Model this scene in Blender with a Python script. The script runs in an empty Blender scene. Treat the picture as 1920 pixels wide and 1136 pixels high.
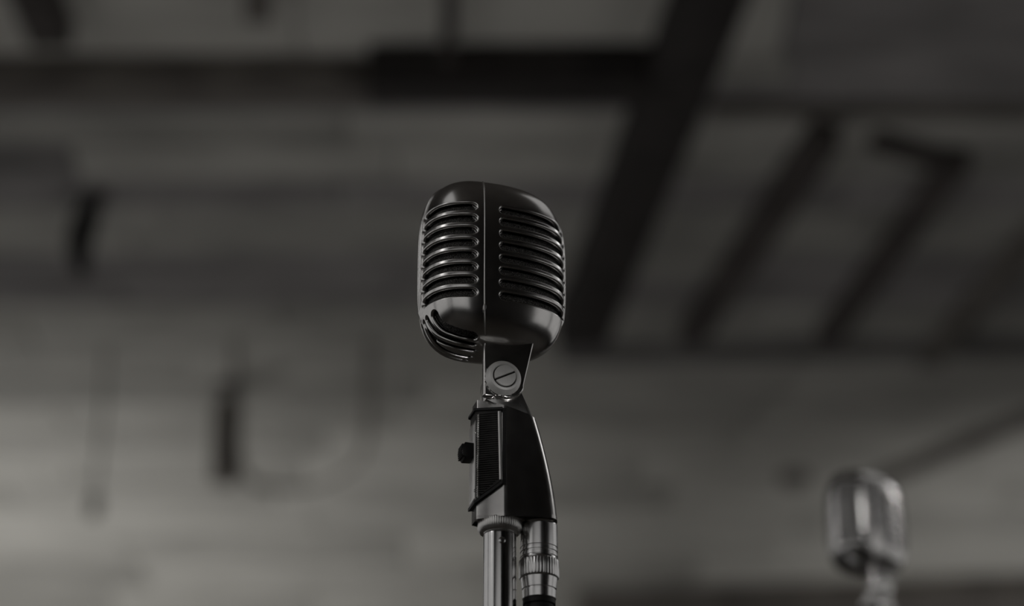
import bpy, bmesh, math, random
import numpy as np
from mathutils import Vector

# ---------------------------------------------------------------- camera, world, lights
sc = bpy.context.scene
COL = sc.collection
FPX = 4533.3
PITCH = math.radians(24.7)
CAM = np.array([0.0, 0.0, 1.05])
cp, sp = math.cos(PITCH), math.sin(PITCH)
CEIL = 4.6                                    # ceiling height

cam_data = bpy.data.cameras.new('camera')
cam_data.sensor_width = 36.0
cam_data.lens = 85.0
cam_data.clip_start = 0.05
cam_data.dof.use_dof = True
cam_data.dof.focus_distance = 1.272
cam_data.dof.aperture_fstop = 4.35
cam = bpy.data.objects.new('camera', cam_data)
COL.objects.link(cam)
cam.location = CAM
cam.rotation_euler = (math.pi / 2 + PITCH, 0, 0)
sc.camera = cam

sc.view_settings.view_transform = 'Standard'
sc.view_settings.look = 'None'
sc.view_settings.gamma = 1.0
sc.view_settings.use_curve_mapping = False
sc.view_settings.exposure = 0.0
sc.cycles.use_denoising = True

world = bpy.data.worlds.new('overcast_sky')
world.use_nodes = True
bg = world.node_tree.nodes['Background']
bg.inputs['Color'].default_value = (1.0, 0.985, 0.97, 1)
bg.inputs['Strength'].default_value = 0.29
sc.world = world


def lamp(name, kind, loc, target, power, color=(1, 0.99, 0.975), **kw):
    d = bpy.data.lights.new(name, kind)
    d.energy = power
    d.color = color
    for k, v in kw.items():
        setattr(d, k, v)
    o = bpy.data.objects.new(name, d)
    COL.objects.link(o)
    o.location = loc
    o.rotation_euler = (Vector(target) - Vector(loc)).to_track_quat('-Z', 'Y').to_euler()
    return o


ROOM = dict(x0=-3.4, x1=3.4, y0=-4.2, y1=12.4)
# uplights added out of view behind the microphones to brighten the ceiling
ADDED_UPLIGHTS = [((-2.9, 9.6, 0.62), (-2.3, 10.6, CEIL), 220, 1.5),
          ((2.7, 9.6, 0.62), (2.7, 10.2, CEIL), 120, 1.0),
          ((-0.6, 6.4, 0.62), (-0.1, 7.8, CEIL), 40, 2.2)]
for k, (a, b, pw, ang) in enumerate(ADDED_UPLIGHTS):
    lamp('flood_light', 'SPOT', a, b, pw, spot_size=ang, spot_blend=1.0, shadow_soft_size=0.09)


# disc lamps added at both sides for highlights, heads built at the end
ADDED_KEYS = [((-2.75, -.45, 3.35), 2.9), ((2.55, 2.75, 3.25), 2.7)]
for loc_, pw in ADDED_KEYS:
    lamp('work_light', 'AREA', loc_, (0.1, 1.4, 1.6), pw, shape='DISK', size=.8)

# two unseen narrow spots added to put highlights on the rear microphone
ADDED_SPOTS = [((1.94, -.84, 3.05), 62), ((1.9, 2.46, 2.6), 11)]
for loc_, pw in ADDED_SPOTS:
    lamp('spotlight', 'SPOT', loc_, (0.33, 2.12, 1.82), pw, spot_size=math.radians(7.5), spot_blend=.5, shadow_soft_size=.10)

# pin spot added out of view to brighten the front microphone's pivot nut
ADDED_PIN = ((.95, -1.0, .34), (.001, 1.165, 1.524))
lamp('pin_spot', 'SPOT', ADDED_PIN[0], ADDED_PIN[1], 26, spot_size=math.radians(1.12), spot_blend=.2, shadow_soft_size=.012)


# ---------------------------------------------------------------- helpers
def ray(px, py):
    x = (px - 960) / FPX
    y = -(py - 568) / FPX
    return np.array([x, cp - y * sp, sp + y * cp])


def on_height(px, py, z):
    d = ray(px, py)
    return CAM + d * ((z - CAM[2]) / d[2])


def at_depth(px, py, Y):
    d = ray(px, py)
    return CAM + d * (Y / d[1])


def node_mat(name, base=(0.5, 0.5, 0.5), metallic=0.0, rough=0.5):
    m = bpy.data.materials.new(name)
    m.use_nodes = True
    nt = m.node_tree
    b = nt.nodes['Principled BSDF']
    b.inputs['Base Color'].default_value = (*base, 1)
    b.inputs['Metallic'].default_value = metallic
    b.inputs['Roughness'].default_value = rough
    return m, nt, b


def add_noise(nt, b, scale, lo, hi, c0, c1, bump=0.0, dist=0.001, rough=None, stretch=None, detail=4, obj_rand=0.0):
    tc = nt.nodes.new('ShaderNodeTexCoord')
    src = tc.outputs['Object']
    if stretch:
        mp = nt.nodes.new('ShaderNodeMapping')
        mp.inputs['Scale'].default_value = stretch
        nt.links.new(src, mp.inputs['Vector'])
        src = mp.outputs['Vector']
    n = nt.nodes.new('ShaderNodeTexNoise')
    n.inputs['Scale'].default_value = scale
    n.inputs['Detail'].default_value = detail
    nt.links.new(src, n.inputs['Vector'])
    r = nt.nodes.new('ShaderNodeValToRGB')
    r.color_ramp.elements[0].position = lo
    r.color_ramp.elements[1].position = hi
    r.color_ramp.elements[0].color = (*c0, 1)
    r.color_ramp.elements[1].color = (*c1, 1)
    nt.links.new(n.outputs['Fac'], r.inputs['Fac'])
    nt.links.new(r.outputs['Color'], b.inputs['Base Color'])
    if rough:
        mr = nt.nodes.new('ShaderNodeMapRange')
        mr.inputs['To Min'].default_value = rough[0]
        mr.inputs['To Max'].default_value = rough[1]
        nt.links.new(n.outputs['Fac'], mr.inputs['Value'])
        nt.links.new(mr.outputs['Result'], b.inputs['Roughness'])
    if bump:
        bp = nt.nodes.new('ShaderNodeBump')
        bp.inputs['Strength'].default_value = bump
        bp.inputs['Distance'].default_value = dist
        nt.links.new(n.outputs['Fac'], bp.inputs['Height'])
        nt.links.new(bp.outputs['Normal'], b.inputs['Normal'])


M = {}


def simple(key, c0, c1, metallic, rough, scale=60, bump=0.0, dist=0.0005, stretch=None, lo=0.35, hi=0.65, detail=4):
    m, nt, b = node_mat(key, c0, metallic, 0.5)
    add_noise(nt, b, scale, lo, hi, c0, c1, bump, dist, rough, stretch, detail)
    M[key] = m
    return m


simple('satin_dark_chrome', (.78, .77, .755), (.86, .845, .83), 1, (.18, .25), 180, .03, .0002)
simple('worn_body_metal', (.74, .725, .71), (.82, .805, .79), 1, (.17, .25), 140, .05, .0002)
simple('polished_chrome', (.84, .835, .83), (.90, .895, .89), 1, (.10, .17), 90)
simple('satin_silver', (.86, .855, .85), (.92, .915, .91), 1, (.20, .27), 200)
simple('brushed_nickel', (.82, .81, .79), (.90, .89, .87), 1, (.30, .40), 300, .1, .0002)
simple('matt_nickel', (.90, .89, .87), (.95, .94, .92), .35, (.46, .56), 300, .1, .0002)
simple('black_plastic', (.008, .0075, .0075), (.014, .013, .013), 0, (.38, .5), 200)
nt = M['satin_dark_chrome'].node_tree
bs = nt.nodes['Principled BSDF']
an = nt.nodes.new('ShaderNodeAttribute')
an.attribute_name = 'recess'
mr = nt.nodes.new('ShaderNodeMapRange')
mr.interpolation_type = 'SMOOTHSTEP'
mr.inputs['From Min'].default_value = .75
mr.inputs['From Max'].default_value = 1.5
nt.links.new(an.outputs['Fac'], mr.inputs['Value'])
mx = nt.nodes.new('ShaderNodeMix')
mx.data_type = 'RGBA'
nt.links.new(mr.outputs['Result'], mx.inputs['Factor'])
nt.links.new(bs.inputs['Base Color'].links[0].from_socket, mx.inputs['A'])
mx.inputs['B'].default_value = (.05, .047, .045, 1)      # shade inside the slots painted into the base colour
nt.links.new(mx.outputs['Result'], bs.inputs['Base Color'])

simple('black_ribbed', (.03, .028, .027), (.05, .047, .045), .4, (.3, .42), 200)
simple('rubber', (.012, .011, .011), (.02, .019, .018), 0, (.5, .65), 80, .2)
simple('foam', (.03, .028, .027), (.62, .60, .57), 0.2, (.35, .8), 2600, 1.0, .0007, None, .48, .72, 3)
simple('timber_black', (.022, .019, .018), (.05, .043, .040), 0, (.6, .85), 5, .4, .01, (1, 6, 1))
simple('timber_dark', (.05, .042, .039), (.11, .095, .088), 0, (.6, .85), 5, .4, .01, (1, 6, 1))
simple('timber_mid', (.13, .116, .105), (.23, .21, .19), 0, (.6, .85), 4, .4, .01, (1, 6, 1))
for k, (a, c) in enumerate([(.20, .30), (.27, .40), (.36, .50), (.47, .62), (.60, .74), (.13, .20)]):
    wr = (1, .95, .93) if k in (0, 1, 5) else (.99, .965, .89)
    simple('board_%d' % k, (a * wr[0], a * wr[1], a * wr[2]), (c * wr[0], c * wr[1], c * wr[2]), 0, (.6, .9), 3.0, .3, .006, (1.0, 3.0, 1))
simple('plaster', (.30, .29, .27), (.42, .41, .38), 0, (.8, .95), 3, .2, .01)
simple('wall_dark', (.035, .032, .030), (.06, .055, .052), 0, (.8, .95), 3, .2, .01)
simple('floor_wood', (.05, .043, .036), (.09, .078, .066), 0, (.4, .6), 4, .2, .004, (8, 1, 1))
simple('frame_paint', (.10, .095, .09), (.14, .135, .125), 0, (.5, .7), 8)
g, nt, b = node_mat('window_glass', (1, 1, 1), 0, 0.0)
b.inputs['Transmission Weight'].default_value = 1.0
b.inputs['IOR'].default_value = 1.0
b.inputs['Specular IOR Level'].default_value = 0.0
M['glass'] = g
lensm, nt, b = node_mat('flood_lens', (.9, .9, .88), 0, .3)
M['lens'] = lensm


def link(o, parent=None):
    COL.objects.link(o)
    if parent is not None:
        o.parent = parent
    return o


def tag(o, label=None, cat=None, group=None, kind=None):
    if label:
        o['label'] = label
    if cat:
        o['category'] = cat
    if group:
        o['group'] = group
    if kind:
        o['kind'] = kind
    return o


def empty(name, loc, rz=0.0):
    o = bpy.data.objects.new(name, None)
    o.empty_display_size = 0.05
    o.location = loc
    o.rotation_euler = (0, 0, rz)
    COL.objects.link(o)
    return o


def from_bm(name, bm, mat, parent=None, smooth=True, sharp=40, recalc=True):
    if recalc:
        bmesh.ops.recalc_face_normals(bm, faces=bm.faces)
    me = bpy.data.meshes.new(name)
    bm.to_mesh(me)
    bm.free()
    if smooth:
        me.polygons.foreach_set('use_smooth', [True] * len(me.polygons))
        me.set_sharp_from_angle(angle=math.radians(sharp))
    me.materials.append(mat)
    return link(bpy.data.objects.new(name, me), parent)


def L(u, v, w):
    """microphone coordinates in mm (u back, v towards the near side, w up) to local metres"""
    return (u / 1000.0, -v / 1000.0, w / 1000.0)


def prism_uw(poly, v0, v1, bevel=0.0, seg=2, bm=None):
    """polygon in (u, w) extruded along v"""
    bm2 = bmesh.new()
    a = [bm2.verts.new(L(u, v0, w)) for u, w in poly]
    c = [bm2.verts.new(L(u, v1, w)) for u, w in poly]
    bm2.faces.new(a)
    bm2.faces.new(c[::-1])
    n = len(poly)
    for i in range(n):
        bm2.faces.new((a[i], a[(i + 1) % n], c[(i + 1) % n], c[i]))
    bmesh.ops.recalc_face_normals(bm2, faces=bm2.faces)
    if bevel:
        bmesh.ops.bevel(bm2, geom=list(bm2.edges), offset=bevel / 1000, segments=seg, profile=.5, affect='EDGES')
    return merge(bm, bm2)


def merge(bm, bm2):
    if bm is None:
        return bm2
    me = bpy.data.meshes.new('tmp')
    bm2.to_mesh(me)
    bm2.free()
    bm.from_mesh(me)
    bpy.data.meshes.remove(me)
    return bm


def lathe(profile, n=64, axis='w', centre=(0, 0, 0), knurl=None, mm=True, bm=None):
    """profile [(radius, height)], closed at both ends; knurl=(i0,i1,count,amp) modulates rows i0..i1"""
    bm2 = bmesh.new()
    rings = []
    for i, (r, h) in enumerate(profile):
        ring = []
        for k in range(n):
            a = 2 * math.pi * k / n
            rr = r
            if knurl and knurl[0] <= i <= knurl[1]:
                rr = r + knurl[3] * (1 if (k % 4) in (1, 2) else 0) if knurl[2] is None else r + knurl[3] * math.cos(a * knurl[2])
            x, y = rr * math.cos(a), rr * math.sin(a)
            if axis == 'w':
                p = (centre[0] + x, centre[1] + y, centre[2] + h)
            else:
                p = (centre[0] + x, centre[1] + h, centre[2] + y)
            ring.append(bm2.verts.new(L(*p) if mm else p))
        rings.append(ring)
    for a, c in zip(rings, rings[1:]):
        for k in range(n):
            bm2.faces.new((a[k], a[(k + 1) % n], c[(k + 1) % n], c[k]))
    bm2.faces.new(rings[0][::-1])
    bm2.faces.new(rings[-1])
    return merge(bm, bm2)


def box(lo, hi, bevel=0.0, bm=None):
    bm2 = bmesh.new()
    bmesh.ops.create_cube(bm2, size=1)
    for v in bm2.verts:
        v.co = [lo[i] if v.co[i] < 0 else hi[i] for i in range(3)]
    if bevel:
        bmesh.ops.bevel(bm2, geom=list(bm2.edges), offset=bevel, segments=2, profile=.5, affect='EDGES')
    return merge(bm, bm2)


def beam_between(a, c, width, depth, top, bevel=0.006):
    """a squared timber hung under height `top`, between plan points a and c"""
    a = np.array(a[:2], float)
    c = np.array(c[:2], float)
    d = c - a
    n = np.array([-d[1], d[0]]) / np.linalg.norm(d) * width / 2
    bm2 = bmesh.new()
    q = [a + n, a - n, c - n, c + n]
    lo = [bm2.verts.new((p[0], p[1], top - depth)) for p in q]
    hi = [bm2.verts.new((p[0], p[1], top)) for p in q]
    bm2.faces.new(lo)
    bm2.faces.new(hi[::-1])
    for i in range(4):
        bm2.faces.new((lo[i], lo[(i + 1) % 4], hi[(i + 1) % 4], hi[i]))
    bmesh.ops.recalc_face_normals(bm2, faces=bm2.faces)
    bmesh.ops.bevel(bm2, geom=list(bm2.edges), offset=bevel, segments=2, profile=.5, affect='EDGES')
    return bm2


def tube(points, radius, n=16, cap=True, smooth_iter=0, bm=None):
    pts = [np.array(p, float) for p in points]
    bm2 = bmesh.new()
    rings = []
    up = np.array([0.0, 0.0, 1.0])
    prev = None
    for i, p in enumerate(pts):
        t = pts[min(i + 1, len(pts) - 1)] - pts[max(i - 1, 0)]
        t = t / (np.linalg.norm(t) + 1e-12)
        if prev is None:
            s = np.cross(t, up) if abs(t[2]) < .95 else np.cross(t, [1.0, 0, 0])
        else:
            s = prev - t * (prev @ t)
        s = s / np.linalg.norm(s)
        prev = s
        q = np.cross(t, s)
        r = radius[i] if hasattr(radius, '__len__') else radius
        rings.append([bm2.verts.new(p + r * (math.cos(2 * math.pi * k / n) * s + math.sin(2 * math.pi * k / n) * q)) for k in range(n)])
    for a, c in zip(rings, rings[1:]):
        for k in range(n):
            bm2.faces.new((a[k], a[(k + 1) % n], c[(k + 1) % n], c[k]))
    if cap:
        bm2.faces.new(rings[0][::-1])
        bm2.faces.new(rings[-1])
    return merge(bm, bm2)


def spline(pts, n):
    """Catmull-Rom through points"""
    P = [np.array(p, float) for p in pts]
    P = [2 * P[0] - P[1]] + P + [2 * P[-1] - P[-2]]
    out = []
    for i in range(1, len(P) - 2):
        for k in range(n):
            t = k / n
            a, b_, c, d = P[i - 1], P[i], P[i + 1], P[i + 2]
            out.append(.5 * ((2 * b_) + (-a + c) * t + (2 * a - 5 * b_ + 4 * c - d) * t * t + (-a + 3 * b_ - 3 * c + d) * t ** 3))
    out.append(P[-2])
    return out


# ---------------------------------------------------------------- the room
R = ROOM


def struct(name, bm, mat, parent=None, **kw):
    o = from_bm(name, bm, mat, parent, **kw)
    if parent is None:
        o['kind'] = 'structure'
    return o


floor = struct('floor', box((R['x0'] - .3, R['y0'] - .3, -.12), (R['x1'] + .3, R['y1'] + .3, 0)), M['floor_wood'])
SKY_L = (-3.2, -1.35, -2.2, 0.6)            # x0, x1, y0, y1 of the two roof lights
SKY_R = (1.35, 3.2, 1.5, 4.1)


def slab():
    bm = None
    x0, x1, z0, z1 = R['x0'] - .3, R['x1'] + .3, CEIL + .03, CEIL + .2
    cur = R['y0'] - .3
    for (a, b_, c, d) in (SKY_L, SKY_R):
        bm = box((x0, cur, z0), (x1, c, z1), 0, bm)
        bm = box((x0, c, z0), (a, d, z1), 0, bm)
        bm = box((b_, c, z0), (x1, d, z1), 0, bm)
        cur = d
    return box((x0, cur, z0), (x1, R['y1'] + .3, z1), 0, bm)


ceiling = struct('ceiling', slab(), M['wall_dark'], smooth=False, recalc=False)


def wall(name, axis, pos, th, a0, a1, holes, mat, z1=CEIL + .03):
    """wall panel with rectangular openings; axis 'x' = plane x=pos (runs along y)"""
    bm = None
    holes = sorted(holes)
    segs = []
    cur = a0
    for (h0, h1, z0, zt) in holes:
        segs.append((cur, h0, 0, z1))
        segs.append((h0, h1, 0, z0))
        segs.append((h0, h1, zt, z1))
        cur = h1
    segs.append((cur, a1, 0, z1))
    for (s0, s1, b0, b1) in segs:
        if s1 - s0 < 1e-4 or b1 - b0 < 1e-4:
            continue
        if axis == 'x':
            bm = box((min(pos, pos + th), s0, b0), (max(pos, pos + th), s1, b1), 0, bm)
        else:
            bm = box((s0, min(pos, pos + th), b0), (s1, max(pos, pos + th), b1), 0, bm)
    return struct(name, bm, mat, smooth=False, recalc=False)


def window(name, axis, pos, h, nmull, parts=2):
    h0, h1, z0, z1 = h
    w_ = .07

    def bx(s0, s1, b0, b1, d0=-.03, d1=.03, bm=None):
        if axis == 'x':
            return box((pos + d0, s0, b0), (pos + d1, s1, b1), 0, bm)
        return box((s0, pos + d0, b0), (s1, pos + d1, b1), 0, bm)
    bm = bx(h0, h0 + w_, z0, z1)
    bm = bx(h1 - w_, h1, z0, z1, bm=bm)
    bm = bx(h0 + w_, h1 - w_, z0, z0 + w_, bm=bm)
    bm = bx(h0 + w_, h1 - w_, z1 - w_, z1, bm=bm)
    o = struct(name, bm, M['frame_paint'], smooth=False)
    for k in range(1, nmull + 1):
        c = h0 + (h1 - h0) * k / (nmull + 1)
        from_bm('mullion', bx(c - .02, c + .02, z0 + w_, z1 - w_), M['frame_paint'], o, smooth=False)
    from_bm('pane', bx(h0 + w_, h1 - w_, z0 + w_, z1 - w_, -.003, .003), M['glass'], o, smooth=False)
    return o


LW = (-2.75, 0.95, 0.9, 4.4)
LW2 = (-4.12, -2.87, 0.9, 3.6)
LW3 = (1.07, 7.4, 0.9, 3.4)
RW = (1.5, 4.7, 0.9, 4.4)
RW2 = (-0.7, 1.38, 0.9, 2.9)
RW3 = (4.82, 6.4, 0.9, 3.4)
BW = (-3.36, .9, 0.9, 3.95)
LF = (8.4, 11.8, 1.0, 4.3)
RF = (10.6, 12.0, 1.0, 4.2)
wall('wall_left', 'x', R['x0'], -.25, R['y0'] - .25, R['y1'] + .25, [LW, LW2, LW3, LF], M['wall_dark'])
wall('wall_right', 'x', R['x1'], .25, R['y0'] - .25, R['y1'] + .25, [RW, RW2, RW3, RF], M['wall_dark'])
wall('wall_rear', 'y', R['y0'], -.25, R['x0'], R['x1'], [BW], M['wall_dark'])
wall('wall_far', 'y', R['y1'], .25, R['x0'], R['x1'], [], M['plaster'])
window('window_1', 'x', R['x0'] - .12, LW, 0)
window('window_2', 'x', R['x1'] + .12, RW, 0)
window('window_3', 'y', R['y0'] - .12, BW, 0)
window('window_4', 'x', R['x0'] - .12, LF, 2)
window('window_5', 'x', R['x1'] + .12, RF, 1)
window('window_8', 'x', R['x0'] - .12, LW2, 0)
window('window_9', 'x', R['x0'] - .12, LW3, 2)
window('window_10', 'x', R['x1'] + .12, RW3, 0)
window('window_11', 'x', R['x1'] + .12, RW2, 0)

# ceiling boards running across the room, every board a piece of its own
rnd = random.Random(11)


def yline(py):
    return on_height(960, py, CEIL)[1]


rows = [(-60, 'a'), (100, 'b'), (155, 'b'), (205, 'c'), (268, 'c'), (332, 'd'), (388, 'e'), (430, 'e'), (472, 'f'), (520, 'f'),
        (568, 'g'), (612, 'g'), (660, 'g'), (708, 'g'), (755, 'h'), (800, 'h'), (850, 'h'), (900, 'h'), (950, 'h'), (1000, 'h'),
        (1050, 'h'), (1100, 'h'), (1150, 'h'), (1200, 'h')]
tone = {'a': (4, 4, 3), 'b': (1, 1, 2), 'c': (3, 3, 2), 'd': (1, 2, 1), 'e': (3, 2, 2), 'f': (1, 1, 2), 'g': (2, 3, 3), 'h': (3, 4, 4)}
bounds = [(yline(r[0]), r[1]) for r in rows]
GAP = .006
for i in range(len(bounds) - 1):
    y1, y0 = bounds[i + 1][0], bounds[i][0]
    y0, y1 = min(y0, y1), max(y0, y1)
    x = R['x0'] + .01
    while x < R['x1'] - .02:
        ln = rnd.uniform(.9, 1.7)
        x2 = min(x + ln, R['x1'] - .01)
        if R['x1'] - x2 < .3:
            x2 = R['x1'] - .01
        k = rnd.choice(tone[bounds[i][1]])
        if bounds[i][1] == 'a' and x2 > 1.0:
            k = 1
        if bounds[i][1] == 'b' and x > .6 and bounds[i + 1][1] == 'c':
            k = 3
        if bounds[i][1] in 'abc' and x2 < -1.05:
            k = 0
        lift = rnd.uniform(0, .008)
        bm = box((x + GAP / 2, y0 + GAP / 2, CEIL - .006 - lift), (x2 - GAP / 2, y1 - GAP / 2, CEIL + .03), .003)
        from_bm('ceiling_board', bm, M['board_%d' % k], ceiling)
        x = x2
# boards on the near and far ends, out of the picture; they stop at the roof lights
for y0, y1 in [(R['y0'], yline(-60)), (yline(1200), R['y1'])]:
    cuts = sorted({y0, y1} | {v for S_ in (SKY_L, SKY_R) for v in S_[2:] if y0 < v < y1})
    for c0, c1 in zip(cuts, cuts[1:]):
        n = max(1, int((c1 - c0) / .45))
        for k in range(n):
            a = c0 + (c1 - c0) * k / n
            c = c0 + (c1 - c0) * (k + 1) / n
            spans = [(R['x0'] + .01, R['x1'] - .01)]
            for S_ in (SKY_L, SKY_R):
                if a >= S_[2] - 1e-6 and c <= S_[3] + 1e-6:
                    spans = [(R['x0'] + .01, S_[0]), (S_[1], R['x1'] - .01)]
            for s0, s1 in spans:
                from_bm('ceiling_board', box((s0, a + .003, CEIL - .01), (s1, c - .003, CEIL + .03), .003), M['timber_mid' if a < 6 else 'board_5'], ceiling)
for k, S_ in enumerate((SKY_L, SKY_R)):
    bm = box((S_[0], S_[2], CEIL + .10), (S_[0] + .06, S_[3], CEIL + .17))
    bm = box((S_[1] - .06, S_[2], CEIL + .10), (S_[1], S_[3], CEIL + .17), 0, bm)
    bm = box((S_[0] + .06, S_[2], CEIL + .10), (S_[1] - .06, S_[2] + .06, CEIL + .17), 0, bm)
    bm = box((S_[0] + .06, S_[3] - .06, CEIL + .10), (S_[1] - .06, S_[3], CEIL + .17), 0, bm)
    o = struct('window_%d' % (6 + k), bm, M['frame_paint'], smooth=False, recalc=False)
    from_bm('pane', box((S_[0] + .06, S_[2] + .06, CEIL + .13), (S_[1] - .06, S_[3] - .06, CEIL + .136)), M['glass'], o, smooth=False)


def cbeam(name, p, q, wpx, depth=.12, mat='timber_dark', extend=(0, 0)):
    a = on_height(*p, CEIL - depth)
    c = on_height(*q, CEIL - depth)
    mid = on_height((p[0] + q[0]) / 2, (p[1] + q[1]) / 2, CEIL - depth)
    d = (c - a)[:2]
    d = d / np.linalg.norm(d)
    # plan width that shows wpx pixels at the middle
    n = np.array([-d[1], d[0]])
    off = mid.copy()
    off[:2] += n * .05
    def prj(P):
        P = P - CAM
        z = P[1] * cp + P[2] * sp
        return np.array([FPX * P[0] / z, -FPX * (-P[1] * sp + P[2] * cp) / z])
    along = prj(mid + np.array([*(d * .05), 0])) - prj(mid)
    along /= np.linalg.norm(along)
    v = prj(off) - prj(mid)
    perp = abs(v[0] * along[1] - v[1] * along[0]) / .05
    a[:2] -= d * extend[0]
    c[:2] += d * extend[1]
    return from_bm(name, beam_between(a, c, wpx / perp, depth, CEIL - .001), M[mat], ceiling)


yb = yline(-60)
from_bm('cross_beam', box((R['x0'] + .01, yb - .42, CEIL - .14), (R['x1'] - .01, yb - .22, CEIL + .01), .006), M['timber_dark'], ceiling)
cbeam('cross_beam', (-60, 184), (700, 184), 36, .12, 'timber_mid', (.6, 0))
cbeam('cross_beam', (690, 182), (1255, 182), 40, .15, 'timber_black')  # shadowed stretch of the beam, its shade put into the blacker timber
cbeam('joist', (1365, -60), (1090, 650), 108, .14, 'timber_black')
cbeam('cross_beam', (1050, 672), (2000, 655), 26, .04, 'board_5', (0, .3))
cbeam('joist', (1550, 275), (1295, 650), 44, .10)
cbeam('joist', (1800, 315), (1550, 650), 36, .08)
cbeam('joist', (1960, 440), (1740, 690), 36, .07, 'timber_mid')
cbeam('joist', (1980, 770), (1640, 910), 20, .04, 'timber_mid')
cbeam('noggin', (1640, 275), (1800, 325), 22, .06)
cbeam('joist', (30, -60), (96, 92), 76, .10)
cbeam('joist', (482, -60), (484, 45), 54, .10, 'timber_mid')
cbeam('joist', (840, -60), (840, 120), 26, .10)
cbeam('noggin', (1330, 215), (1940, 222), 14, .05, 'timber_mid')
cbeam('cross_beam', (1090, 1178), (2100, 1142), 60, .12, 'timber_mid', (0, .6))


# ---------------------------------------------------------------- microphone head surface
E_, QT, QB, BV, AF, AB, WC, HT, HB = 2.4, 3.8, 3.6, 27.5, 28.0, 51.0, -6.0, 51.5, 45.5


def spow(x, n):
    return np.sign(x) * np.abs(x) ** n


def section(aa, n, inset=0.0):
    """quarter section from the seam (u=0, v=BV) to the end (u=aa, v=0), n+1 points evenly spaced"""
    t = np.linspace(0, math.pi / 2, 4001)
    u = (aa - inset) * np.abs(np.sin(t)) ** (2 / E_)
    v = (BV - inset) * np.abs(np.cos(t)) ** (2 / E_)
    s = np.concatenate([[0], np.cumsum(np.hypot(np.diff(u), np.diff(v)))])
    g = np.linspace(0, s[-1], n + 1)
    return np.interp(g, s, u), np.interp(g, s, v), g


def meridian(n, inset=0.0):
    """(r, w) from bottom pole to top pole evenly spaced for a mean radius of 33"""
    t = np.linspace(-math.pi / 2, math.pi / 2, 8001)
    q = np.where(t < 0, QB, QT)
    H = np.where(t < 0, HB - inset, HT - inset)
    r = np.abs(np.cos(t)) ** (2 / q)
    w = WC + H * np.sign(t) * np.abs(np.sin(t)) ** (2 / q)
    s = np.concatenate([[0], np.cumsum(np.hypot(np.diff(r) * 33, np.diff(w)))])
    g = np.linspace(0, s[-1], n + 1)
    return np.interp(g, s, r), np.interp(g, s, w)


def warp(r, w):
    """the crown and the underside sit a little further back than the waist"""
    return (1 - r) * np.where(w < WC, 8.5, 3.5)


def head_normal(u, v, w, aa):
    t = w - WC
    H = np.where(t > 0, HT, HB)
    q = np.where(t > 0, QT, QB)
    rr = (np.abs(u / aa) ** E_ + np.abs(v / BV) ** E_) + 1e-12
    k = (q / E_) * rr ** (q / E_ - 1)
    nu = k * E_ * spow(u / aa, E_ - 1) / aa
    nv = k * E_ * spow(v / BV, E_ - 1) / BV
    nw = q * spow(t / H, 1.0) * np.abs(t / H) ** (q - 2) / H
    L_ = np.sqrt(nu * nu + nv * nv + nw * nw) + 1e-12
    return nu / L_, nv / L_, nw / L_


SLOT_W = [22.9 - 7.22 * i for i in range(8)]
CHIN = [
    [(-23.6, 13.2, -37.3), (-22.4, 13.2, -39.9), (-19.7, 13.8, -43.3), (-16.2, 15.5, -45.9), (-11.6, 16.4, -47.7), (-8.6, 17.0, -48.5), (-6.0, 16.9, -48.7)],
    [(-25.9, 5.6, -36.6), (-24.7, 6.2, -39.6), (-22.2, 7.6, -44.0), (-18.2, 9.6, -47.5), (-12.0, 10.8, -50.0), (-8.0, 10.9, -50.8), (-6.0, 10.9, -51.0)],
    [(-26.3, 0, -36.6), (-25.4, 0, -39.3), (-22.6, 1.2, -44.2), (-19.1, 2.8, -47.9), (-13.7, 4.2, -50.5), (-9.0, 4.6, -51.1), (-6.0, 4.6, -51.4)],
]


def seg_dist(P, A, B):
    d = B - A
    t = np.clip(((P - A) @ d) / (d @ d), 0, 1)
    return np.linalg.norm(P - A - t[:, None] * d, axis=1)


def carve(r, r_open, r_lip, depth):
    x = np.clip((r_lip - r) / (r_lip - r_open), 0, 1)
    return depth * (1 - np.sqrt(np.clip(1 - x * x, 0, 1)))


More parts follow.
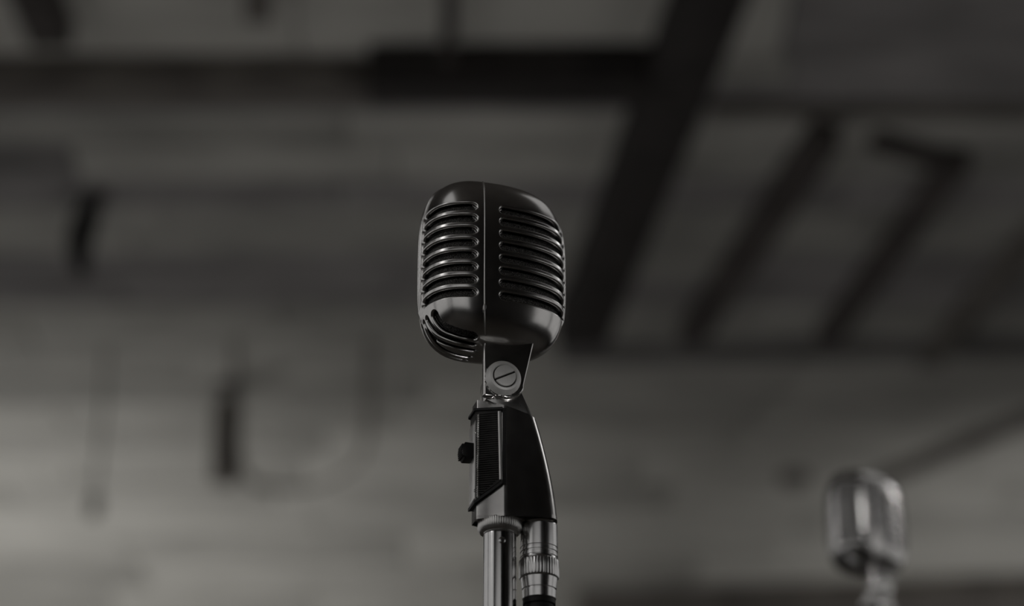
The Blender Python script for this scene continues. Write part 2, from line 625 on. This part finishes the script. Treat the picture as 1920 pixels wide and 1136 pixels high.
def head_half(front):
    aa = AF if front else AB
    nq = 230 if front else 230
    qu, qv, qs = section(aa, nq)
    # full half: near quarter then far quarter
    U = np.concatenate([qu, qu[-2::-1]])
    V = np.concatenate([qv, -qv[-2::-1]])
    S = np.concatenate([qs, qs[-2::-1]])
    SQ = qs[-1]
    NR = 640
    r, w = meridian(NR)
    r = np.maximum(r, 1e-3)
    sgn = -1.0 if front else 1.0
    uu = (r[:, None] * U[None, :]) * sgn
    vv = r[:, None] * V[None, :]
    ww = np.repeat(w[:, None], len(U), 1)
    nu, nv, nw = head_normal(uu, vv, ww, aa)
    SS = np.repeat(S[None, :], NR + 1, 0)
    # horizontal slots
    s0 = 3.7 + 2.6 if front else 9.6 + 1.7
    s1 = SQ - (4.6 if front else 7.0) - 1.8
    rs = r[:, None]
    ds = np.maximum(np.maximum((s0 - SS * np.minimum(1, rs + .0)) * (.74 if front else .95), SS - s1), 0)
    dist = np.full(uu.shape, 99.0)
    for wi in SLOT_W:
        dist = np.minimum(dist, np.hypot(ww - wi, ds))
    disp = carve(dist, 1.70, 2.95, 2.4)
    hole = dist < 1.6
    if front:
        low = (ww < -30)
        idx = np.where(low.ravel())[0]
        P = np.stack([uu.ravel()[idx], np.abs(vv.ravel()[idx]), ww.ravel()[idx]], 1)
        dd = np.full(len(idx), 99.0)
        for j, line in enumerate(CHIN):
            pts = spline(line, 4)
            for a, c in zip(pts, pts[1:]):
                dd = np.minimum(dd, seg_dist(P, a, c) + (-.6 if j == 0 else .15))
        d2 = np.full(uu.size, 99.0)
        d2[idx] = dd
        d2 = d2.reshape(uu.shape)
        disp = np.maximum(disp, carve(d2, 1.75, 2.8, 2.4))
        hole |= d2 < 1.62
        # the three fins of the centre column over the brow
        av = np.abs(vv)
        nose = (uu < -2)
        fade = np.clip((ww - (-33)) / 4, 0, 1) * np.clip((-uu - 6) / 8, 0, 1)
        lip = np.clip((4.4 - av) / .8, 0, 1)
        grooves = np.exp(-((av - 1.5) / .45) ** 2)
        disp -= nose * fade * (.9 * lip * lip * (3 - 2 * lip) - .9 * grooves * lip)
    else:
        av = np.abs(vv)
        fade = np.clip((ww + 33) / 4, 0, 1) * np.clip((30 - ww) / 4, 0, 1) * (uu > 10)
        lip = np.clip((6.4 - av) / .9, 0, 1)
        disp -= fade * .8 * lip * lip * (3 - 2 * lip)
        # shallow raised boss round the bracket under the rear half
    # thin rolled edge towards the seam
    edge = np.clip(1 - SS * rs / 1.1, 0, 1)
    uu += warp(np.repeat(r[:, None], uu.shape[1], 1), ww)
    uu -= nu * disp
    vv -= nv * disp
    ww -= nw * disp
    NC = len(U)
    co = np.stack([uu, -vv, ww], -1).reshape(-1, 3) / 1000
    i, j = np.meshgrid(np.arange(NR), np.arange(NC - 1), indexing='ij')
    a = i * NC + j
    quads = np.stack([a, a + 1, a + NC + 1, a + NC], -1).reshape(-1, 4)
    hv = hole.ravel()
    keep = ~(hv[quads].all(1))
    quads = quads[keep]
    # painted shade follows depth on the slot walls, rounded ends stay plain metal
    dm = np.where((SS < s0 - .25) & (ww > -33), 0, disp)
    if not front:
        quads = quads[:, ::-1]
    # inner wall so that the shell has thickness at the seam
    used = np.unique(quads)
    remap = -np.ones(len(co), int)
    remap[used] = np.arange(len(used))
    co = co[used]
    quads = remap[quads]
    me = bpy.data.meshes.new('head_shell')
    me.vertices.add(len(co))
    me.vertices.foreach_set('co', co.ravel())
    me.loops.add(quads.size)
    me.loops.foreach_set('vertex_index', quads.ravel().astype(np.int32))
    me.polygons.add(len(quads))
    me.polygons.foreach_set('loop_start', (np.arange(len(quads)) * 4).astype(np.int32))
    me.polygons.foreach_set('loop_total', np.full(len(quads), 4, np.int32))
    me.update(calc_edges=True)
    me.polygons.foreach_set('use_smooth', [True] * len(me.polygons))
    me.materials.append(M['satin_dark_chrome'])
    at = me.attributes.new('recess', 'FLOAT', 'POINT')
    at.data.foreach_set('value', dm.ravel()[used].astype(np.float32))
    return me


def head_inner(inset):
    """closed foam body inside the shell"""
    bm = bmesh.new()
    fu, fv, _ = section(AF, 30, inset)
    ru, rv, _ = section(AB, 36, inset)
    U = np.concatenate([-fu, -fu[-2:0:-1], ru, ru[-2:0:-1]])
    V = np.concatenate([fv[::1], -fv[-2:0:-1], -rv, rv[-2:0:-1]])
    r, w = meridian(90, inset)
    r = np.maximum(r, .004)
    rings = []
    for k in range(len(r)):
        rings.append([bm.verts.new(L(a * r[k] + float(warp(r[k], w[k])), b_ * r[k], w[k])) for a, b_ in zip(U, V)])
    n = len(U)
    for a, c in zip(rings, rings[1:]):
        for k in range(n):
            bm.faces.new((a[k], a[(k + 1) % n], c[(k + 1) % n], c[k]))
    bm.faces.new(rings[0])
    bm.faces.new(rings[-1])
    return bm


def arc(cu, cw, r, a0, a1, n):
    return [(cu + r * math.cos(math.radians(a0 + (a1 - a0) * k / n)), cw + r * math.sin(math.radians(a0 + (a1 - a0) * k / n))) for k in range(n + 1)]


# swivel body section, from the back round the near side to the nose and back on the far side
def body_section(w):
    t = (-84 - w) / 63.0                      # 0 top, 1 bottom
    back = 34.2 + 12.3 * (1 - (1 - min(1, max(0, t))) ** 1.55)
    f = 2.7
    e = 15.2
    hv = 11.2 + .9 * t
    nv = 5.0
    R_ = 6.5
    near = [(f, nv), (f + .35, nv + .35), (e - .5, hv - .25), (e + .5, hv)]
    m = 10
    side = [(e + .5 + (back - R_ - e - .5) * k / m, hv + 0.25 * math.sin(math.pi * k / m)) for k in range(1, m + 1)]
    rnd_ = [(back - R_ + R_ * math.sin(math.pi / 2 * k / 10), hv - 0 - hv * (1 - math.cos(math.pi / 2 * k / 10))) for k in range(1, 11)]
    half = near + side + rnd_
    far = [(u, -v) for u, v in half[-2::-1]]
    return half + far


def swivel_body():
    bm = bmesh.new()
    rings = []
    ws = [-77 - 67.6 * k / 26 for k in range(27)]
    tops = []
    for k, w in enumerate(ws):
        sec = body_section(w)
        # the top slopes down to the back
        rings.append([bm.verts.new(L(u, v, w + (.05 * (u - 16)) * (k / 26))) for u, v in sec])
    n = len(rings[0])
    for a, c in zip(rings, rings[1:]):
        for k in range(n):
            bm.faces.new((a[k], c[k], c[(k + 1) % n], a[(k + 1) % n]))
    f1 = bm.faces.new(rings[0])
    f2 = bm.faces.new(rings[-1][::-1])
    r = bmesh.ops.inset_region(bm, faces=[f2], thickness=.0012, depth=0)
    bmesh.ops.translate(bm, verts=f2.verts, vec=(0, 0, .0018))
    # the top is cut on a slope that falls to the back
    cut = bmesh.ops.bisect_plane(bm, geom=list(bm.verts) + list(bm.edges) + list(bm.faces), plane_co=L(2.7, 0, -79.4), plane_no=Vector((.29, 0, 1)).normalized(), clear_outer=True)
    ed = [e for e in cut['geom_cut'] if isinstance(e, bmesh.types.BMEdge)]
    bmesh.ops.holes_fill(bm, edges=ed)
    return bm


def trim_outline(w, off, ulim=15.0):
    """front contour of the body from near edge to far edge pushed outwards by off"""
    f, e, hv, nv = 2.7, ulim, 11.2 + .9 * (-84 - w) / 63 + 0.0, 5.0
    k = (e - f) / (15.2 - f)
    ev = nv + (hv - nv) * k
    n_ = np.array([-(hv - nv), 15.2 - f])
    n_ = n_ / np.linalg.norm(n_)
    o = off
    return [(e + n_[0] * o, ev + n_[1] * o), (f - o * .75, nv + o * .55), (f - o * .75, -nv - o * .55), (e + n_[0] * o, -(ev + n_[1] * o))]


def strip_between(path_a, path_b, bm=None):
    """closed band solid between two rows of 8 points (outer 4 + inner 4 reversed)"""
    bm2 = bmesh.new()
    a = [bm2.verts.new(L(*p)) for p in path_a]
    c = [bm2.verts.new(L(*p)) for p in path_b]
    n = len(a)
    for k in range(n):
        bm2.faces.new((a[k], a[(k + 1) % n], c[(k + 1) % n], c[k]))
    for ring in (a, c):
        m = n // 2
        for k in range(m - 1):
            bm2.faces.new((ring[k], ring[k + 1], ring[n - 2 - k], ring[n - 1 - k]))
    bmesh.ops.recalc_face_normals(bm2, faces=bm2.faces)
    return merge(bm, bm2)


def collar_band(w_near, w_front, h, off, ulim=15.2, drop=0.0):
    """band round the nose: height h, its lower edge runs from w_near (at the side) to w_front (at the nose)"""
    def row(dw):
        o = trim_outline((w_near + w_front) / 2, off, ulim)
        i = trim_outline((w_near + w_front) / 2, .0, ulim)
        wz = [w_near, w_front, w_front, w_near]
        out = [(p[0], p[1], z + dw) for p, z in zip(o, wz)]
        inn = [(p[0] + .3, p[1] * .97, z + dw) for p, z in zip(i, wz)]
        return out + inn[::-1]
    return strip_between(row(0), row(h))


def make_microphone():
    root = empty('microphone', (0, 0, 0))
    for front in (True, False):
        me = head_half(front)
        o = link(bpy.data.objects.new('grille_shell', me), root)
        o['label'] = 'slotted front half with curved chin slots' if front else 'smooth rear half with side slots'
    from_bm('foam_liner', head_inner(2.9), M['foam'], root)
    # bead of metal along the seam
    r, w = meridian(120)
    near = [L(.6 + float(warp(r[k], w[k])), BV * r[k] + .05, w[k]) for k in range(120) if w[k] > -48.5]
    far = [L(.6 + float(warp(r[k], w[k])), -BV * r[k] - .05, w[k]) for k in range(120) if w[k] > -48.5]
    seam = tube(near + far[::-1], .00036, 8)
    so = from_bm('seam_bead', seam, M['brushed_nickel'], root)
    from_bm('seam_catch', prism_uw([(.5, -34.8), (.9, -33.0), (1.9, -35.0), (1.7, -36.3), (1.0, -38.6), (.5, -37)], 25.8, 27.0, .25), M['brushed_nickel'], root)
    # bracket plate on the near side
    plate = [(3.8, -44.5), (31.6, -44.5), (30.8, -49.2), (25.6, -72.5)] + arc(16.8, -70.6, 9.6, -8, -128, 10)[1:] + [(9.4, -80.2), (4.6, -80.2), (3.9, -79.6)]
    br = from_bm('bracket', prism_uw(plate, 9.8, 14.0, 1.0, 4), M['worn_body_metal'], root)
    tongue = [(9, -44), (27, -44), (25, -62), (22, -70), (10, -70), (9, -62)]
    from_bm('tongue', prism_uw(tongue, -2.0, 9.9, .5), M['worn_body_metal'], root)
    # far cheek and lug of the swivel
    lug = [(6.2, -80.2), (6.0, -72)] + arc(14.5, -70.5, 8.4, 170, 25, 12) + [(24.5, -72), (31.6, -87.4), (29.5, -89), (14, -84)]
    from_bm('swivel_lug', prism_uw(lug, -2.5, 9.6, .5), M['worn_body_metal'], root)
    # pivot nut with lock washer and slotted screw
    c = (14.1, 0, -69.9)
    nut = from_bm('pivot_nut', lathe([(9.3, 14.2), (9.6, 14.8), (9.4, 16.3), (7.9, 18.6), (6.7, 19.0), (6.4, 18.2), (6.2, 18.0)], 72, 'v', c), M['matt_nickel'], root, sharp=28)
    ws = from_bm('lock_washer', lathe([(9.2, 13.9), (9.75, 14.1), (9.7, 14.9), (9.0, 15.0)], 96, 'v', c, knurl=(1, 2, 24, .28)), M['polished_chrome'], root, sharp=30)
    from_bm('screw_recess', lathe([(6.25, 17.9), (6.25, 18.2)], 40, 'v', c), M['black_ribbed'], root, sharp=30)  # dark disc added as the shade in the screw slot and ring gap
    # screw disc split by its slot
    bm = None
    th = math.radians(27)
    for side in (1, -1):
        pts = []
        R_, hs = 5.75, .58
        a0 = math.asin(hs / R_)
        for k in range(25):
            a = a0 + (math.pi - 2 * a0) * k / 24
            x, y = R_ * math.cos(a), side * R_ * math.sin(a)
            pts.append((c[0] + x * math.cos(th) - y * math.sin(th), c[2] + x * math.sin(th) + y * math.cos(th)))
        bm = prism_uw(pts, 17.9, 19.5, .18, 2, bm)
    from_bm('pivot_screw', bm, M['matt_nickel'], root, sharp=30)
    # body
    from_bm('swivel_body', swivel_body(), M['worn_body_metal'], root, sharp=24)
    from_bm('base_lip', lathe([(5, -1.1), (5.6, -.5), (5.6, .4), (5, .6)], 40, 'w', (40.6, 0, -144.2)), M['worn_body_metal'], root)
    # black frame of the switch plate
    fr = collar_band(-86.6, -86.0, 1.3, 2.6)
    fr2 = collar_band(-127.8, -137.6, 1.7, 2.3)
    from_bm('switch_frame', fr, M['black_plastic'], root, smooth=False)
    from_bm('switch_frame', fr2, M['black_plastic'], root, smooth=False)
    # upright black edges of the frame at the body corner
    for s in (1, -1):
        a0 = (15.4, 11.7 * s)
        bm = bmesh.new()
        pts = [(14.7, 11.6), (16.2, 12.3), (16.3, 13.1), (14.5, 12.8)]
        lo = [bm.verts.new(L(u, v * s, -127.6)) for u, v in pts]
        hi = [bm.verts.new(L(u, v * s, -85.6)) for u, v in pts]
        bm.faces.new(lo)
        bm.faces.new(hi[::-1])
        for k in range(4):
            bm.faces.new((lo[k], lo[(k + 1) % 4], hi[(k + 1) % 4], hi[k]))
        from_bm('frame_edge', bm, M['black_plastic'], root, smooth=False)
    # switch plate: dark ribbed cheeks, metal nose strip with two screws, bright edge bar
    sw = None
    body = bmesh.new()
    o = trim_outline(-110, 1.1, 14.4)
    wl = [-125.5, -134.5, -134.5, -125.5]
    lo = [body.verts.new(L(p[0], p[1], z)) for p, z in zip(o, wl)]
    hi = [body.verts.new(L(p[0], p[1], -86)) for p in o]
    for k in range(3):
        body.faces.new((lo[k], lo[k + 1], hi[k + 1], hi[k]))
    body.faces.new((lo[3], lo[0], hi[0], hi[3]))
    body.faces.new(lo[::-1])
    body.faces.new(hi)
    plate_o = from_bm('switch_plate', body, M['black_ribbed'], root, smooth=False)
    ribs = None
    k = 0
    w = -88.0
    while w > -133:
        for s in (1, -1):
            # rib from the nose edge to the slanted frame
            uend = 13.2 if w > -124.5 else 13.2 - (-124.5 - w) / 9.0 * 9.6
            if uend < 4.6:
                continue
            n_ = np.array([-6.4, 12.5]) / 14.04
            def pt(u, off, dw):
                vv = 5.0 + (u - 2.7) * 6.4 / 12.5
                return (u + n_[0] * off, (vv + n_[1] * off) * s, w + dw)
            a = [pt(4.0, 1.0, -.42), pt(4.0, 1.0, .42), pt(4.0, 1.75, .12), pt(4.0, 1.75, -.12)]
            c2 = [pt(uend, 1.0, -.42), pt(uend, 1.0, .42), pt(uend, 1.75, .12), pt(uend, 1.75, -.12)]
            b2 = bmesh.new()
            A_ = [b2.verts.new(L(*p)) for p in a]
            C_ = [b2.verts.new(L(*p)) for p in c2]
            for q in range(4):
                b2.faces.new((A_[q], A_[(q + 1) % 4], C_[(q + 1) % 4], C_[q]))
            b2.faces.new(A_)
            b2.faces.new(C_[::-1])
            bmesh.ops.recalc_face_normals(b2, faces=b2.faces)
            ribs = merge(ribs, b2)
        w -= 1.22
    ro = from_bm('ribs', ribs, M['black_ribbed'], plate_o, smooth=False)
    ro['kind'] = 'stuff'
    # nose strip
    nose = prism_uw([(1.9, -90.5), (2.6, -88), (3.2, -88), (3.2, -135), (2.3, -135.4), (1.2, -134), (1.0, -93)], -5.4, 5.4, .35, 2)
    ns = from_bm('nose_strip', nose, M['brushed_nickel'], plate_o, sharp=30)
    for wz in (-97.5, -130):
        from_bm('screw', lathe([(.95, 0), (.95, .3), (.7, .5)], 20, 'v', (1.9, 5.2, wz)), M['brushed_nickel'], plate_o)
    # serrated bright bead where strip and ribs meet, and the edge bar on the other side of the ribs
    n_ = np.array([-6.4, 12.5]) / 14.04
    for s in (1, -1):
        bead = None
        pts = [L(3.0, 6.3 * s, -88 - .3 * k) for k in range(155)]
        rad = [.00062 + .00022 * math.cos(2 * math.pi * k / 4.07) for k in range(155)]
        from_bm('serrated_edge', tube(pts, rad, 10), M['brushed_nickel'], plate_o, sharp=60)
        u0 = 14.0
        v0 = 5.0 + (u0 - 2.7) * 6.4 / 12.5
        bar = tube([L(u0 + n_[0] * 1.2 - .5, (v0 + n_[1] * 1.2 - .2) * s, -87.5), L(u0 + n_[0] * 1.2 + .3, (v0 + n_[1] * 1.2 + .2) * s, -125.3)], .00095, 10)
        from_bm('edge_bar', bar, M['brushed_nickel'], plate_o)
    # knob
    kn = prism_uw([(2, -103.4), (2, -111.6), (-3.2, -111.9), (-4.6, -110.0), (-5.0, -107.6), (-4.6, -105.2), (-3.4, -103.2)], -4.6, 4.6, .35, 2)
    ko = from_bm('switch_knob', kn, M['black_plastic'], root)
    kr = None
    for k in range(7):
        wz = -104.4 - 1.05 * k
        kr = prism_uw([(-4.2, wz - .25), (-5.4 + abs(k - 3) * .12, wz - .15), (-5.4 + abs(k - 3) * .12, wz + .15), (-4.2, wz + .25)], -4.3, 4.3, 0, 1, kr)
    from_bm('grip_ridges', kr, M['black_plastic'], ko, smooth=False)
    # threaded collar under the body, part of the microphone
    col = lathe([(10.2, -143.2), (11.2, -143.8), (11.4, -144.6), (11.4, -148.2), (11.0, -148.9), (10.6, -149.9), (9.8, -150.6), (8.9, -150.8)], 240, 'w', (16.4, 0, 0), knurl=(2, 3, 60, .16))
    from_bm('collar', col, M['brushed_nickel'], root, sharp=50)
    return root


def make_stand(floor_w):
    """floor_w: height of the floor in microphone coordinates (mm)"""
    root = empty('microphone_stand', (0, 0, 0))
    c = (16.4, 0, 0)
    from_bm('pole', lathe([(8.2, -150.9), (8.55, -151.4), (8.6, -152), (8.6, floor_w + 640), (8.6, floor_w + 30)], 64, 'w', c), M['polished_chrome'], root, sharp=30)
    from_bm('rivet', lathe([(1.9, 8.0), (1.9, 8.5), (1.4, 8.8), (.6, 8.9)], 24, 'v', (15.4, 0, -156.6)), M['satin_silver'], root)
    from_bm('clutch', lathe([(9, floor_w + 700), (13, floor_w + 705), (14.5, floor_w + 712), (14.5, floor_w + 770), (13, floor_w + 778), (9, floor_w + 782)], 64, 'w', c, knurl=(2, 3, 24, .35)), M['black_plastic'], root)
    from_bm('sleeve', lathe([(11.2, floor_w + 26), (11.2, floor_w + 700), (9.6, floor_w + 704)], 48, 'w', c), M['polished_chrome'], root, sharp=30)
    from_bm('base', lathe([(126, floor_w + .5), (128, floor_w + 4), (126, floor_w + 12), (90, floor_w + 19), (30, floor_w + 27), (15, floor_w + 32)], 96, 'w', c), M['black_plastic'], root, sharp=30)
    return root


def make_cable(floor_w):
    root = empty('microphone_cable', (0, 0, 0))
    c = (37.3, 0, 0)
    plug = [(9.2, -143.4), (9.7, -144.2), (9.75, -145), (9.75, -156.4), (9.45, -156.7), (9.45, -157.2), (9.75, -157.5), (9.75, -158.9), (9.4, -159.2), (9.4, -159.7),
            (9.75, -160.0), (9.75, -161.6), (9.4, -161.9), (9.4, -162.4), (9.6, -162.8), (9.6, -164)]
    from_bm('plug', lathe(plug, 72, 'w', c), M['satin_silver'], root, sharp=35)
    from_bm('locking_ring', lathe([(9.4, -162.9), (10.1, -163.4), (10.3, -164), (10.3, -172.2), (10.0, -172.9), (9.5, -173.3)], 240, 'w', c, knurl=(2, 3, 40, .14)), M['satin_silver'], root, sharp=50)
    from_bm('plug_tail', lathe([(9.6, -173), (9.5, -174), (8.9, -178.6), (8.5, -179.0), (8.5, -179.4), (8.9, -179.6), (8.7, -183.8), (8.1, -184.2)], 72, 'w', c), M['satin_silver'], root, sharp=35)
    prof = [(8.0, -184.0)]
    for k in range(7):
        z = -184.6 - 3.6 * k
        r0 = 8.4 - .45 * k
        prof += [(r0, z), (r0, z - 2.2), (r0 - 1.0, z - 2.5), (r0 - 1.0, z - 3.3)]
    from_bm('strain_relief', lathe(prof, 48, 'w', c), M['rubber'], root, sharp=35)
    fw = floor_w + 4.2
    path = [(37.3, 0, -205), (37.3, 0, -260), (34, 3, -420), (31.5, 5, -700), (31.2, 4, floor_w + 420), (34, 0, floor_w + 120), (60, -6, floor_w + 44),
            (120, -14, floor_w + 20), (160, -16, fw), (260, -14, fw), (420, -6, fw), (640, 8, fw), (900, 0, fw)]
    from_bm('cable', tube([L(*p) for p in spline(path, 8)], .0031, 14), M['rubber'], root)
    return root


def copy_tree(o, parent=None):
    c = o.copy()
    COL.objects.link(c)
    c.parent = parent
    for ch in list(o.children):
        copy_tree(ch, c)
    return c


def place(o, loc, rz):
    o.location = loc
    o.rotation_euler = (0, 0, rz)


O1 = at_depth(883, 500, 1.176)
A1 = math.radians(15)
d2 = ray(1606, 974)
O2 = CAM + d2 * 2.28
A2 = math.radians(28)

mic = make_microphone()
place(mic, O1, A1)
tag(mic, 'large sharp vintage ribbed metal microphone in the middle, on chrome stand', 'microphone', 'vintage ribbed microphones')
st = make_stand(-O1[2] * 1000)
place(st, O1, A1)
tag(st, 'straight chrome stand pole holding the large sharp microphone', 'microphone stand', 'chrome microphone stands')
cb = make_cable(-O1[2] * 1000)
place(cb, O1, A1)
tag(cb, 'chrome plug and black cable fixed under the large sharp microphone', 'cable', 'microphone cables')
mic2 = copy_tree(mic)
place(mic2, O2, A2)
tag(mic2, 'small out-of-focus ribbed microphone in the background at lower right', 'microphone')
st2 = make_stand(-O2[2] * 1000)
place(st2, O2, A2)
tag(st2, 'chrome stand under the small out-of-focus microphone at lower right', 'microphone stand', 'chrome microphone stands')
cb2 = make_cable(-O2[2] * 1000)
place(cb2, O2, A2)
tag(cb2, 'plug and cable under the small out-of-focus microphone at lower right', 'cable', 'microphone cables')

# ---------------------------------------------------------------- things hanging under the ceiling
# dark cylindrical pendant lamp
top = on_height(430, 716, CEIL)
px_m = FPX / ((top[1] - CAM[1]) * cp + (top[2] - CAM[2]) * sp)
Lm = 178 / px_m / cp
pl = empty('pendant_lamp', (top[0], top[1], CEIL - .008))
from_bm('ceiling_rose', lathe([(.035, -.014), (.05, -.01), (.05, 0)], 32, mm=False), M['timber_dark'], pl)
from_bm('rod', lathe([(.008, -.10), (.008, -.012)], 12, mm=False), M['timber_dark'], pl)
from_bm('lamp_shade', lathe([(.046, -Lm), (.052, -Lm + .012), (.052, -.11), (.040, -.075), (.012, -.065)], 40, mm=False), M['timber_mid'], pl)
tag(pl, 'dark blurred tube-shaped pendant hanging at lower left of the microphone', 'lamp')
# dark curved hook
hk_top = on_height(188, 356, CEIL)
pm = FPX / ((hk_top[1] - CAM[1]) * cp + (hk_top[2] - CAM[2]) * sp)
pts = [(188, 350), (172, 385), (160, 425), (158, 462), (168, 505)]
hp = [((p[0] - 188) / pm, 0, -(p[1] - 350) / pm / cp) for p in pts]
hk = empty('ceiling_hook', (hk_top[0], hk_top[1], CEIL - .006))
from_bm('hook', tube([np.array(p) for p in spline(hp, 8)], [.014 + .030 * math.sin(math.pi * (k + 3) / 38) for k in range(33)], 16), M['black_plastic'], hk)
from_bm('mounting_plate', lathe([(.03, -.012), (.034, -.006), (.034, 0)], 24, mm=False), M['timber_dark'], hk)
tag(hk, 'dark curved iron hook hanging from the ceiling at far left', 'hook')
# cord with a small bulb holder
cd = on_height(200, 648, CEIL)
pm = FPX / ((cd[1] - CAM[1]) * cp + (cd[2] - CAM[2]) * sp)
Lc = 285 / pm / cp
co_ = empty('hanging_cord', (cd[0], cd[1], CEIL - .006))
from_bm('cord', tube([(0, 0, 0), (.006, 0, -Lc * .4), (0, 0, -Lc * .8), (0, 0, -Lc)], .007, 10), M['timber_mid'], co_)
from_bm('lamp_holder', lathe([(.012, -Lc - .045), (.024, -Lc - .03), (.024, -Lc + .02), (.010, -Lc + .035)], 24, mm=False), M['timber_mid'], co_)
tag(co_, 'faint thin cord with a small holder hanging at left edge, left of the pendant', 'cord')
# small round ceiling fitting
rf = on_height(1490, 900, CEIL - .03)
ft = from_bm('ceiling_fitting', lathe([(.045, -.045), (.062, -.035), (.066, -.008), (.066, 0)], 40, mm=False), M['timber_mid'])
ft.location = (rf[0], rf[1], CEIL - .006)
tag(ft, 'small dark round ceiling fitting left of the out-of-focus microphone', 'ceiling fitting')
# slack cable in a loop between pendant and ceiling
lp = [(440, 640), (452, 880), (520, 915), (610, 905), (680, 850), (692, 700), (695, 640)]
lo_pts = [tuple(on_height(x, y, CEIL - .022)) for x, y in lp]
lc = from_bm('ceiling_cable', tube([np.array(p) for p in spline(lo_pts, 8)], .009, 10), M['timber_mid'])
tag(lc, 'faint thin cable looped along the ceiling right of the pendant', 'cable')

# housings for the added uplights
for k, (a, b_, pw, ang) in enumerate(ADDED_UPLIGHTS):
    f = empty('stage_flood', (a[0], a[1], 0))
    from_bm('base', lathe([(.16, 0), (.16, .02), (.05, .04), (.03, .05)], 32, mm=False), M['black_plastic'], f)
    from_bm('post', lathe([(.02, .05), (.02, .40)], 16, mm=False), M['black_plastic'], f)
    from_bm('housing', lathe([(.05, .40), (.11, .43), (.13, .52), (.125, .52), (.10, .45), (.04, .42)], 32, mm=False), M['black_plastic'], f)
    tag(f, ['black stage flood lamp by the left wall', 'black stage flood lamp by the right wall', 'black stage flood lamp in the middle of the floor'][k] + ', aimed at the ceiling', 'lamp', 'stage floods')

for k, (a, pw) in enumerate(ADDED_KEYS):
    sx = -1 if a[0] < 0 else 1
    wl_ = empty('work_light_head', (a[0], a[1], a[2]))
    d = Vector((0.1, 1.4, 1.6)) - Vector(a)
    wl_.rotation_euler = d.to_track_quat('-Z', 'Y').to_euler()
    from_bm('housing', lathe([(.08, .17), (.37, .14), (.425, .02), (.425, -.01), (.41, -.01), (.41, .012), (.06, .014)], 40, mm=False), M['black_plastic'], wl_)
    inv = wl_.rotation_euler.to_matrix().inverted()
    arm = inv @ (Vector((sx * 3.4, a[1], a[2])) - Vector(a))
    from_bm('wall_arm', tube([(0, 0, .16), tuple(Vector((0, 0, .16)) * .5 + arm * .5), tuple(arm)], .02, 12), M['black_plastic'], wl_)
    tag(wl_, ['black disc work light on an arm from the left wall', 'black disc work light on an arm from the right wall'][k], 'lamp', 'wall work lights')

for k, (a, pw) in enumerate(ADDED_SPOTS):
    sl = empty('spotlight_can', a)
    d = Vector((0.33, 2.12, 1.82)) - Vector(a)
    sl.rotation_euler = d.to_track_quat('-Z', 'Y').to_euler()
    from_bm('can', lathe([(.04, .30), (.13, .27), (.13, -.06), (.124, -.06), (.124, .02), (.12, .24), (.05, .26)], 36, mm=False), M['black_plastic'], sl)
    inv = sl.rotation_euler.to_matrix().inverted()
    tp = inv @ (Vector((a[0], a[1], CEIL)) - Vector(a))
    st_ = Vector((0, 0, .285))
    from_bm('drop_rod', tube([tuple(st_), tuple(st_ + (tp - st_) * .5), tuple(tp)], .014, 12), M['black_plastic'], sl)
    tag(sl, ['black can spotlight hanging behind the viewer, aimed at the small microphone', 'black can spotlight hanging right of the small microphone'][k], 'lamp', 'can spotlights')

ps = empty('pin_spot_lamp', ADDED_PIN[0])
ps.rotation_euler = (Vector(ADDED_PIN[1]) - Vector(ADDED_PIN[0])).to_track_quat('-Z', 'Y').to_euler()
from_bm('can', lathe([(.03, .22), (.075, .20), (.075, -.05), (.070, -.05), (.070, .02), (.066, .17), (.03, .19)], 32, mm=False), M['black_plastic'], ps)
inv = ps.rotation_euler.to_matrix().inverted()
ft_ = inv @ (Vector((ADDED_PIN[0][0] + .05, ADDED_PIN[0][1] - .11, 0)) - Vector(ADDED_PIN[0]))
from_bm('foot_rod', tube([(0, 0, .205), tuple((Vector((0, 0, .205)) + ft_) * .5), tuple(ft_)], .012, 12), M['black_plastic'], ps)
tag(ps, 'small black pin spot standing low on the floor near the viewer', 'lamp')
